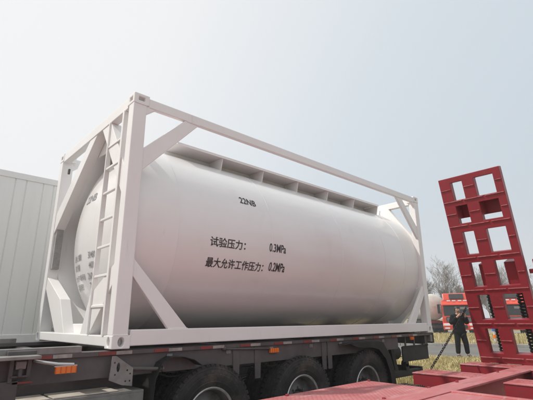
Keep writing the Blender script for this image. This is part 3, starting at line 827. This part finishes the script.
# back plates filling the second row from the top
for (a, c) in cols:
    b = MB(); rbox(b, a-.02, c+.02, 2.255, 2.49, -TH-.17, -TH-.155); rbox(b, a-.02, a-.005, 2.255, 2.49, -TH-.155, -TH-.001); rbox(b, a-.02, c+.02, 2.475, 2.49, -TH-.155, -TH-.001); b.build('back_plate', M['ramp'], rampo)
# support feet behind the fourth row (and one more on the outer side)
for (a, c) in ((.27, .385), (.64, .80), (1.02, 1.16)):
    b = MB()
    pr = [(-TH-.001, 1.50), (-TH-.42, 1.53), (-TH-.46, 1.47), (-TH-.40, 1.30), (-TH-.22, 1.15), (-TH-.001, 1.12)]
    n_ = len(pr); v_ = [RM @ Vector((w, s, n)) for w in (a, c) for (n, s) in pr]
    f_ = [tuple(range(n_)), tuple(range(2*n_-1, n_-1, -1))]+[(i, i+n_, (i+1) % n_+n_, (i+1) % n_) for i in range(n_)]
    b.add(v_, f_)
    b.build('support_foot', M['ramp'], rampo, bevel=.004)
b = MB(); rbox(b, .95, 1.16, 1.30, 1.36, -TH-.05, -TH); b.build('foot_arm', M['ramp'], rampo)
# hinge knuckles
for w in (.06, .30, .62, .86):
    b = MB(); a = RM @ Vector((w-.05, -.012, -.05)); c = RM @ Vector((w+.05, -.012, -.05)); b.tube([a, c], .035, 14); b.build('hinge', M['ramp'], rampo, smooth=True)
# assist springs behind the lower rows
for w in (.31, .74):
    b = MB(); pts = []
    for i in range(20*14+1):
        t = i/14*2*PI; s_ = .05+.98*i/(20*14)
        pts.append(RM @ Vector((w+.085*math.cos(t), s_, -.30+.085*math.sin(t))))
    b.tube(pts, .017, 6); b.build('assist_spring', M['spring'], rampo, smooth=True)
    b = MB(); b.tube([RM @ Vector((w, .0, -.30)), RM @ Vector((w, 1.16, -.30))], .022, 8); b.build('spring_rod', M['ramp'], rampo, smooth=True)
    b = MB(); rbox(b, w-.07, w+.07, 1.03, 1.05, -.36, -TH-.002); b.build('spring_seat', M['ramp'], rampo)
# mate ramp on the other side of the trailer
r2 = copy_tree(rampo, lb); r2.location = (0, -1.62, 0)
# tethering chain
def chain(p0, p1, sag):
    b = MB(); n_ = 36; P0 = Vector(p0); P1 = Vector(p1)
    for k in range(n_):
        t0, t1 = k/n_, (k+1)/n_
        def pt(t): return P0.lerp(P1, t) - Vector((0, 0, sag*4*t*(1-t)))
        a, c = pt(t0), pt(t1); d = (c-a); ln = d.length*.66; d.normalize()
        u = d.cross(Vector((0, 0, 1))).normalized(); w = u if k % 2 else u.cross(d)
        mid = (a+c)/2; loop = []
        for q in range(12):
            an = 2*PI*q/12; loop.append(mid + d*ln*math.cos(an) + w*ln*.55*math.sin(an))
        b.tube(loop, .0052, 6, closed=True)
    return b.build('tether_chain', M['spring'], lb, smooth=True)
chain((4.10, -.88, DZ+.01), (5.36, -.955, .42), .02)

# ================================================================== WHITE PANEL BOX (left, behind)
bx = thing('panel_box', 'white corrugated panel box body standing behind the tank container at the left', 'box body', (0, 3.35, 0))
BT = 2.50
def panel_side():
    b = MB(); y = 0
    # ribbed sheet: wide flats with shallow grooves
    xs = []; x = -7.0
    pat = [.245, .155]
    prof = []; k = 0
    while x < 1.3:
        w = pat[k % 2]
        prof += [(x, 0.0), (x+w-.022, 0.0), (x+w-.016, .013), (x+w-.006, .013)]
        x += w; k += 1
    for z0, z1 in ((.06, BT-.10),):
        n = len(prof); vs = [(p[0], p[1], z) for z in (z0, z1) for p in prof]
        b.add(vs, [(i, i+1, n+i+1, n+i) for i in range(n-1)])
    return b.build('side_sheet', M['boxwhite'], bx)
panel_side()
b = MB(); b.box(-7.0, 1.3, -.012, .06, BT-.10, BT); b.box(-7.0, 1.3, -.012, .06, -.06, .06); b.build('edge_rail', M['boxwhite'], bx, bevel=.006)
b = MB(); b.box(-7.0, 1.3, .03, 2.4, .0, BT-.01); b.build('body', M['boxwhite'], bx)
b = MB(); b.box(-7.0, 1.3, .6, .75, -.35, -.061); b.box(-7.0, 1.3, 1.7, 1.85, -.35, -.061); b.build('chassis_rail', M['chassis'], bx)
for x in (-5.6, -.2):
    for (y, fl) in ((.05, 0), (2.35, 1)):
        c = copy_tree(w0, bx); c.location = (x, y, WZ); c.rotation_euler = (0, 0, PI if fl else 0)
    b = MB(); b.tube([(x, .2, WZ), (x, 2.2, WZ)], .07, 12); b.build('axle', M['chassis'], bx, smooth=True)
    b = MB(); b.box(x-.06, x+.06, .6, 1.85, WZ, -.34); b.build('axle_stand', M['chassis'], bx)

# ================================================================== RED TRUCKS
TY = math.atan2(-FD.y, -FD.x)          # facing back to the camera
def make_truck(label, d, s_, rz):
    """local: front faces -y, x across, z up"""
    p = rp(d, s_, GZ2+.004)
    t = thing('red_truck', label, 'truck', p, rz, 'red trucks parked across the road')
    W2 = 1.22
    b = MB(); b.prism([(.06, .95), (.0, 1.35), (.14, 2.35), (.30, 2.75), (2.1, 2.80), (2.15, .95)], 'yz', -W2, W2)
    b.build('cab', M['truckred'], t, bevel=.05)
    b = MB(); b.prism([(.36, 2.76), (.62, 3.28), (.75, 3.34), (1.9, 3.34), (2.0, 2.79)], 'yz', -1.05, 1.05); b.build('roof_fairing', M['truckred'], t, bevel=.06)
    b = MB(); b.prism([(.33, 2.86), (.62, 3.26), (.60, 3.28), (.31, 2.88)], 'yz', -.55, .55); b.build('fairing_window', M['black'], t)
    b = MB(); b.prism([(-.012, 1.52), (.100, 2.34), (.118, 2.34), (.006, 1.52)], 'yz', -1.08, 1.08); b.build('windscreen', M['glass'], t, bevel=.004)
    b = MB(); b.prism([(-.14, 2.33), (.10, 2.52), (.13, 2.62), (.09, 2.62), (-.16, 2.40)], 'yz', -1.16, 1.16); b.build('sun_visor', M['truckred'], t, bevel=.02)
    for x in (-.62, -.22, .22, .62):
        b = MB(); b.box(x-.14, x+.14, .04, .12, 2.66, 2.75); b.build('roof_lamp', M['lamp'], t, bevel=.02)
    b = MB(); b.box(.18, .80, -.005, .006, 2.02, 2.20, xf=Matrix.Translation((0, .058, 0))); b.build('screen_sticker', M['whitetape'], t)
    for x in (-.5, .3):
        b = MB(); b.bar((x, -.035, 1.50), (x+.55, .01, 1.86), .02, .02); b.build('wiper', M['black'], t)
    b = MB(); b.box(-.95, .95, -.03, .05, 1.02, 1.42); b.build('grille', M['black'], t, bevel=.02)
    for z in (1.10, 1.21, 1.32):
        b = MB(); b.box(-.9, .9, -.05, -.028, z-.018, z+.018); b.build('grille_bar', M['chrome'], t)
    b = MB(); b.prism([(-.16, .42), (-.20, .75), (-.06, .98), (.5, .98), (.5, .42)], 'yz', -W2-.01, W2+.01); b.build('bumper', M['truckred'], t, bevel=.04)
    b = MB(); b.box(-.55, .55, -.215, -.14, .52, .80); b.build('bumper_mesh', M['black'], t, bevel=.01)
    b = MB(); b.box(-.24, .24, -.232, -.218, .55, .68); b.build('number_plate', M['blue'], t)
    for sx in (-1, 1):
        b = MB(); b.box(*sorted((sx*.70, sx*1.16)), -.20, -.10, .72, .92); b.build('headlight', M['lamp'], t, bevel=.03)
        b = MB(); b.box(*sorted((sx*.75, sx*1.12)), -.215, -.15, .50, .60); b.build('fog_lamp', M['lamp'], t, bevel=.015)
        b = MB(); b.bar((sx*1.2, .12, 2.38), (sx*1.42, -.02, 2.42), .04, .04); b.bar((sx*1.2, .12, 1.75), (sx*1.42, -.02, 1.72), .03, .03); b.box(*sorted((sx*1.34, sx*1.54)), -.10, .02, 1.70, 2.44); b.build('mirror', M['black'], t, bevel=.03)
        b = MB(); b.prism([(.30, 1.62), (.40, 2.32), (1.2, 2.34), (1.2, 1.62)], 'yz', *sorted((sx*W2, sx*(W2+.008)))); b.build('door_window', M['glass'], t)
        b = MB(); b.box(*sorted((sx*(W2-.05), sx*(W2+.06))), .1, 1.4, .55, .72); b.build('step', M['black'], t)
        b = MB(); b.prism([(.42, .98), (.36, .60), (.62, .98), (.9, 1.15), (1.3, 1.15), (1.62, .95), (1.7, .6), (1.76, 1.0), (1.4, 1.27), (.8, 1.27)], 'yz', *sorted((sx*(W2-.3), sx*(W2+.03)))); b.build('wheel_arch', M['truckred'], t)
        for yy in (1.1, 4.2, 5.5):
            c = copy_tree(w0, t); c.rotation_euler = (0, 0, PI/2 if sx > 0 else -PI/2); c.location = (sx*1.2, yy, .52)
    b = MB(); b.box(-.45, -.3, .5, 6.6, .62, .95); b.box(.3, .45, .5, 6.6, .62, .95)
    for yy in (1.1, 4.2, 5.5): b.tube([(-1.1, yy, .52), (1.1, yy, .52)], .08, 10)
    b.build('chassis', M['chassis'], t)
    b = MB(); b.box(-.5, .5, 3.9, 5.6, .96, 1.12); b.build('fifth_wheel', M['chassis'], t)
    return t
RZ = math.atan2(FD.y, FD.x) - PI/2      # local +y -> FD
trk = make_truck('orange-red truck cab with pale lamps above its windscreen, standing behind the person in black', 38, .15, RZ+.04)
def truck_copy(label, d, s_, rz):
    c = copy_tree(trk); c.location = rp(d, s_, GZ2+.004); c.rotation_euler = (0, 0, rz); c['label'] = label
    return c
truck_copy('red truck seen through the left openings of the raised red ramp', 38.6, -3.75, RZ+.0)
truck_copy('red truck seen through the right openings of the raised red ramp', 39.2, -7.0, RZ-.02)
# ---- white tanker trailer parked beside the trucks
p = rp(40.5, 2.1, GZ2+.004)
tk = thing('tanker_trailer', 'dusty white tanker trailer parked beside the orange-red truck', 'tanker', p, RZ+.35)
b = MB(); pr = [(-.32, .02), (-.30, .45), (-.2, .85), (0, 1.08), (.3, 1.15)]
b.lathe(pr+[(8.0-h, r) for h, r in reversed(pr)], 40, 'y', (0, 0, 2.30)); b.build('tank', M['tankerwhite'], tk, smooth=True, angle=60)
for yy in (1.0, 3.0, 5.0, 7.0):
    b = MB(); b.lathe([(yy-.04, 1.15), (yy-.04, 1.185), (yy+.04, 1.185), (yy+.04, 1.15)], 40, 'y', (0, 0, 2.30)); b.build('tank_band', M['tankerwhite'], tk, smooth=True)
b = MB()
for sx in (-.4, .4): b.tube([(sx, .6, 3.38), (sx, .6, 3.72), (sx, 7.2, 3.72), (sx, 7.2, 3.38)], .025, 6)
for yy in (2, 3.5, 5, 6.2):
    for sx in (-.4, .4): b.tube([(sx, yy, 3.40), (sx, yy, 3.72)], .02, 6)
b.build('roof_railing', M['chassis_light'], tk)
for yy in (2.2, 5.4):
    b = MB(); b.lathe([(0, .30), (.16, .30), (.20, .24), (.21, .01)], 20, 'z', (0, yy, 3.42)); b.build('manhole', M['tankerwhite'], tk, smooth=True)
b = MB(); b.box(-.5, .5, .3, 7.7, .98, 1.16); b.box(-1.15, 1.15, .2, .32, .55, .75); b.box(-1.0, -.9, .2, .3, .75, 1.4); b.box(.9, 1.0, .2, .3, .75, 1.4)
b.build('frame', M['chassis'], tk)
b = MB(); b.box(-1.1, 1.1, -.02, .10, .92, 1.12); b.build('tail_board', M['redtape'], tk)
for yy in (1.1, 2.4, 3.7):
    for sx in (-1, 1):
        c = copy_tree(w0, tk); c.rotation_euler = (0, 0, PI/2 if sx > 0 else -PI/2); c.location = (sx*1.2, yy, .52)
    b = MB(); b.tube([(-1.1, yy, .52), (1.1, yy, .52)], .08, 10); b.box(-.3, .3, yy-.1, yy+.1, .5, 1.0); b.build('axle', M['chassis'], tk)
for sx in (-.7, .7):
    b = MB(); b.box(sx-.07, sx+.07, 6.6, 6.75, .0, 1.0); b.build('landing_leg', M['chassis'], tk)

# ================================================================== TREES
def make_tree(name, seed, height, label, loc, rz):
    R_ = random.Random(seed)
    t = thing(name, label, 'tree', loc, rz, 'bare trees behind the parked trucks')
    bt = MB(); bc = MB()
    def grow(p, d, ln, r, depth):
        n_ = 4; pts = [p.copy()]; q = p.copy(); dd = d.copy(); rs = [r]
        for i in range(n_):
            dd = (dd + Vector((R_.uniform(-.16, .16), R_.uniform(-.16, .16), R_.uniform(-.02, .10)))).normalized()
            q = q + dd*ln/n_; pts.append(q.copy()); rs.append(max(.007, r*(1-.42*(i+1)/n_)))
        (bt if depth < 2 else bc).tube(pts, rs, 6 if depth < 2 else (4 if depth < 4 else 3), cap=False)
        if depth >= 6: return
        kids = {0: 5, 1: 5, 2: 4, 3: 4, 4: 3, 5: 2}[depth]
        for k in range(kids):
            i = R_.choice([1, 2, 3, 4, 4]) if depth else R_.choice([2, 3, 3, 4, 4])
            ax = Vector((R_.uniform(-1, 1), R_.uniform(-1, 1), R_.uniform(-.4, .4))).normalized()
            ang = R_.uniform(.30, .75) if depth else R_.uniform(.25, .6)
            nd = Matrix.Rotation(ang, 3, ax.cross(dd).normalized() if ax.cross(dd).length > .1 else ax) @ dd
            nd.z += .12; nd.normalize()
            grow(pts[i], nd, ln*R_.uniform(.55, .8), max(.007, rs[i]*.62), depth+1)
    grow(Vector((0, 0, 0)), Vector((0, 0, 1)), height*.30, height*.016, 0)
    bt.build('trunk', M['bark'], t); bc.build('crown', M['bark'], t)
    return t
tb = make_tree('bare_tree', 3, 9.4, 'bare tree with a wide spreading crown rising left above the orange-red truck cab', rp(56, .9, GZ2), .3)
tb2 = make_tree('bare_tree', 11, 9.0, 'tall bare tree whose twigs touch the left edge of the raised ramp', rp(58, -1.9, GZ2), 1.2)
tb3 = make_tree('bare_tree', 23, 8.2, 'bare tree half hidden by the right end of the tank container', rp(57, 3.8, GZ2), 2.2)
def tree_copy(src, d, s_, rz, sc, label):
    c = copy_tree(src); c.location = rp(d, s_, GZ2); c.rotation_euler = (0, 0, rz); c.scale = (sc, sc, sc*random.uniform(.95, 1.08)); c['label'] = label
    return c
tree_copy(tb, 62, -5.6, 2.1, .95, 'bare tree showing through the left openings of the raised ramp')
tree_copy(tb2, 61, -9.2, .4, .90, 'bare tree showing through the right openings of the raised ramp')
tree_copy(tb3, 60, -12.6, 4.4, 1.05, 'bare tree rising just right of the raised red ramp')
tree_copy(tb3, 66, -.4, 3.4, 1.0, 'thin bare tree further back between the two tallest crowns')
tree_copy(tb2, 68, -3.9, 5.0, .95, 'bare tree further back behind the left edge of the ramp')
tree_copy(tb, 70, -17.5, 5.5, 1.0, 'bare tree at the right edge of the picture beyond the ramp')

# unidentified white, blue and orange spot beyond the ramp, built as a post
bp_ = thing('banded_object', 'unidentified white, blue and orange object beyond the ramp, shaped as a banded post', 'unidentified object', (21.0, 4.25, GZ2))
b = MB(); b.tube([(0, 0, -.05), (0, 0, 1.25)], .06, 14); b.build('post', M['tankerwhite'], bp_, smooth=True)
b = MB(); b.tube([(0, 0, .72), (0, 0, .98)], .085, 14); b.build('blue_band', M['blue'], bp_, smooth=True)
b = MB(); b.tube([(0, 0, .38), (0, 0, .55)], .075, 14); b.build('orange_band', M['orange'], bp_, smooth=True)

# ================================================================== PERSON
def skin_mesh(name, nodes, edges, m, parent, sub=2, root=0):
    me = bpy.data.meshes.new(name)
    me.from_pydata([n[0] for n in nodes], edges, [])
    o = bpy.data.objects.new(name, me); COL.objects.link(o)
    sk = o.modifiers.new('skin', 'SKIN'); sk.use_smooth_shade = True
    for i, v in enumerate(me.skin_vertices[0].data):
        r = nodes[i][1]; v.radius = r if isinstance(r, tuple) else (r, r)
        v.use_root = (i == root)
    ss_ = o.modifiers.new('sub', 'SUBSURF'); ss_.levels = sub; ss_.render_levels = sub
    bpy.context.view_layer.update(); bake(o)
    o.data.materials.clear(); o.data.materials.append(m)
    for pl in o.data.polygons: pl.use_smooth = True
    if parent is not None: o.parent = parent
    return o
PX, PY = 14.19, 3.0
pe = thing('person', 'person in black jacket and dark trousers holding a phone up, standing on dry grass', 'person', (PX, PY, GZ2+.0), 0)
pe.rotation_euler = (0, 0, math.radians(-66.8+24))
# local: faces -y, viewer sees local +x on the right.  metres
N = [((0, 0, .93), .13), ((0, .0, 1.08), .125), ((0, .01, 1.25), .14), ((0, .015, 1.40), .12), ((0, .0, 1.49), .055), ((0, -.015, 1.545), .055),
     ((0, -.03, 1.60), (.078, .085)), ((0, -.02, 1.665), (.078, .09)), ((0, -.01, 1.715), .05),
     ((-.09, 0, .90), .09), ((-.13, -.02, .50), .062), ((-.145, .02, .10), .045), ((-.15, -.11, .035), .035),
     ((.09, 0, .90), .09), ((.155, -.03, .50), .062), ((.19, .0, .10), .045), ((.21, -.13, .035), .035),
     ((-.17, .01, 1.40), .06), ((-.275, -.05, 1.16), .048), ((-.12, -.25, 1.40), .036), ((-.05, -.27, 1.465), .030),
     ((.17, .01, 1.40), .06), ((.26, -.06, 1.17), .048), ((.165, -.25, 1.42), .036), ((.125, -.27, 1.49), .030)]
Ed = [(0,1),(1,2),(2,3),(3,4),(4,5),(5,6),(6,7),(7,8),(0,9),(9,10),(10,11),(11,12),(0,13),(13,14),(14,15),(15,16),(3,17),(17,18),(18,19),(19,20),(3,21),(21,22),(22,23),(23,24)]
# fingers: palms at nodes 20 and 24, curled round the phone
def hand(base_i, c, sx):
    fing = [(.030, .085), (.012, .095), (-.008, .090), (-.028, .07)]
    for k, (dz, ln) in enumerate(fing):
        i0 = len(N); q = Vector(c)
        N.append(((q.x+sx*.015, q.y-.022, q.z+dz), .0105)); N.append(((q.x+sx*ln*.6, q.y-.050, q.z+dz+.012), .0092)); N.append(((q.x+sx*ln*.85, q.y-.030, q.z+dz+.016), .0082))
        Ed.extend([(base_i, i0), (i0, i0+1), (i0+1, i0+2)])
    i0 = len(N); q = Vector(c)
    N.append(((q.x+sx*.01, q.y+.02, q.z+.035), .0115)); N.append(((q.x+sx*.045, q.y+.018, q.z+.060), .0095))
    Ed.extend([(base_i, i0), (i0, i0+1)])
hand(20, N[20][0], 1); hand(24, N[24][0], -1)
# nose and ears
for (src, pos, r) in ((6, (0, -.128, 1.625), .014), (6, (-.083, -.005, 1.63), .017), (6, (.083, -.005, 1.63), .017)):
    N.append((pos, r)); Ed.append((src, len(N)-1))
body = skin_mesh('body', N, Ed, M['skin'], pe)
J = [((0, .0, .69), (.245, .20)), ((0, 0, .92), (.23, .175)), ((0, .01, 1.12), (.22, .17)), ((0, .015, 1.30), (.215, .165)), ((0, .015, 1.42), (.15, .125)), ((0, .0, 1.50), (.095, .095)),
     ((-.19, .01, 1.39), .098), ((-.31, -.05, 1.14), .09), ((-.14, -.235, 1.385), .062),
     ((.19, .01, 1.39), .098), ((.29, -.06, 1.15), .09), ((.175, -.235, 1.405), .062)]
skin_mesh('jacket', J, [(0,1),(1,2),(2,3),(3,4),(4,5),(4,6),(6,7),(7,8),(4,9),(9,10),(10,11)], M['jacket'], pe)
T = [((0, 0, .92), (.17, .14)), ((-.095, 0, .80), .125), ((-.13, -.02, .50), .100), ((-.145, .02, .09), .080), ((.095, 0, .80), .125), ((.155, -.03, .50), .100), ((.19, .0, .09), .080)]
skin_mesh('trousers', T, [(0,1),(1,2),(2,3),(0,4),(4,5),(5,6)], M['trousers'], pe)
hb = MB(); hb.sphere((0, .012, 1.665), (.103, .118, .108), 20)
keep = [f for f in hb.f if not all((hb.v[i][1] < -.035 and hb.v[i][2] < 1.685) or hb.v[i][2] < 1.575 for i in f)]
hb.f = keep; hb.mi = [0]*len(keep); hb.build('hair', M['hair'], pe, smooth=True)
Hh = [((0, .0, 1.745), (.08, .085)), ((0, .015, 1.70), (.10, .11)), ((0, .055, 1.62), (.085, .06)), ((0, .05, 1.565), (.06, .04))]
for sx in (-.03, .03):
    b = MB(); b.sphere((sx, -.108, 1.645), (.013, .008, .007), 10); b.build('eye', M['hair'], pe, smooth=True)
b = MB(); b.box(-.024, .024, -.114, -.100, 1.575, 1.581); b.build('mouth', M['hair'], pe)
for (x, y) in ((-.15, -.06), (.205, -.075)):
    b = MB(); b.sphere((x, y, .045), (.052, .135, .05), 14); b.build('shoe', M['shoe'], pe, smooth=True)
ph = MB(); ph.box(-.085, .085, -.006, .006, -.042, .042)
ph = ph.build('phone', M['black'], None, bevel=.004)
tag(ph, 'dark phone held up in both hands of the person in black', 'phone')
bpy.context.view_layer.update()
ph.matrix_world = pe.matrix_world @ Matrix.Translation((.038, -.305, 1.49))

# ================================================================== HAZE
def haze():
    b = MB(); b.box(-60, 140, -90, 90, GZ-1.0, 12.5)
    o = b.build('haze', M['white']); o.data.materials.clear()
    m = bpy.data.materials.new('pale_air'); m.use_nodes = True; t = m.node_tree; t.nodes.clear()
    out_ = t.nodes.new('ShaderNodeOutputMaterial'); v = t.nodes.new('ShaderNodeVolumePrincipled')
    v.inputs['Color'].default_value = (.93, .95, .97, 1); v.inputs['Density'].default_value = 0.0022
    t.links.new(v.outputs[0], out_.inputs['Volume'])
    o.data.materials.append(m); o['kind'] = 'stuff'; o['label'] = 'pale haze in the air over the yard and road'
    return o
haze()
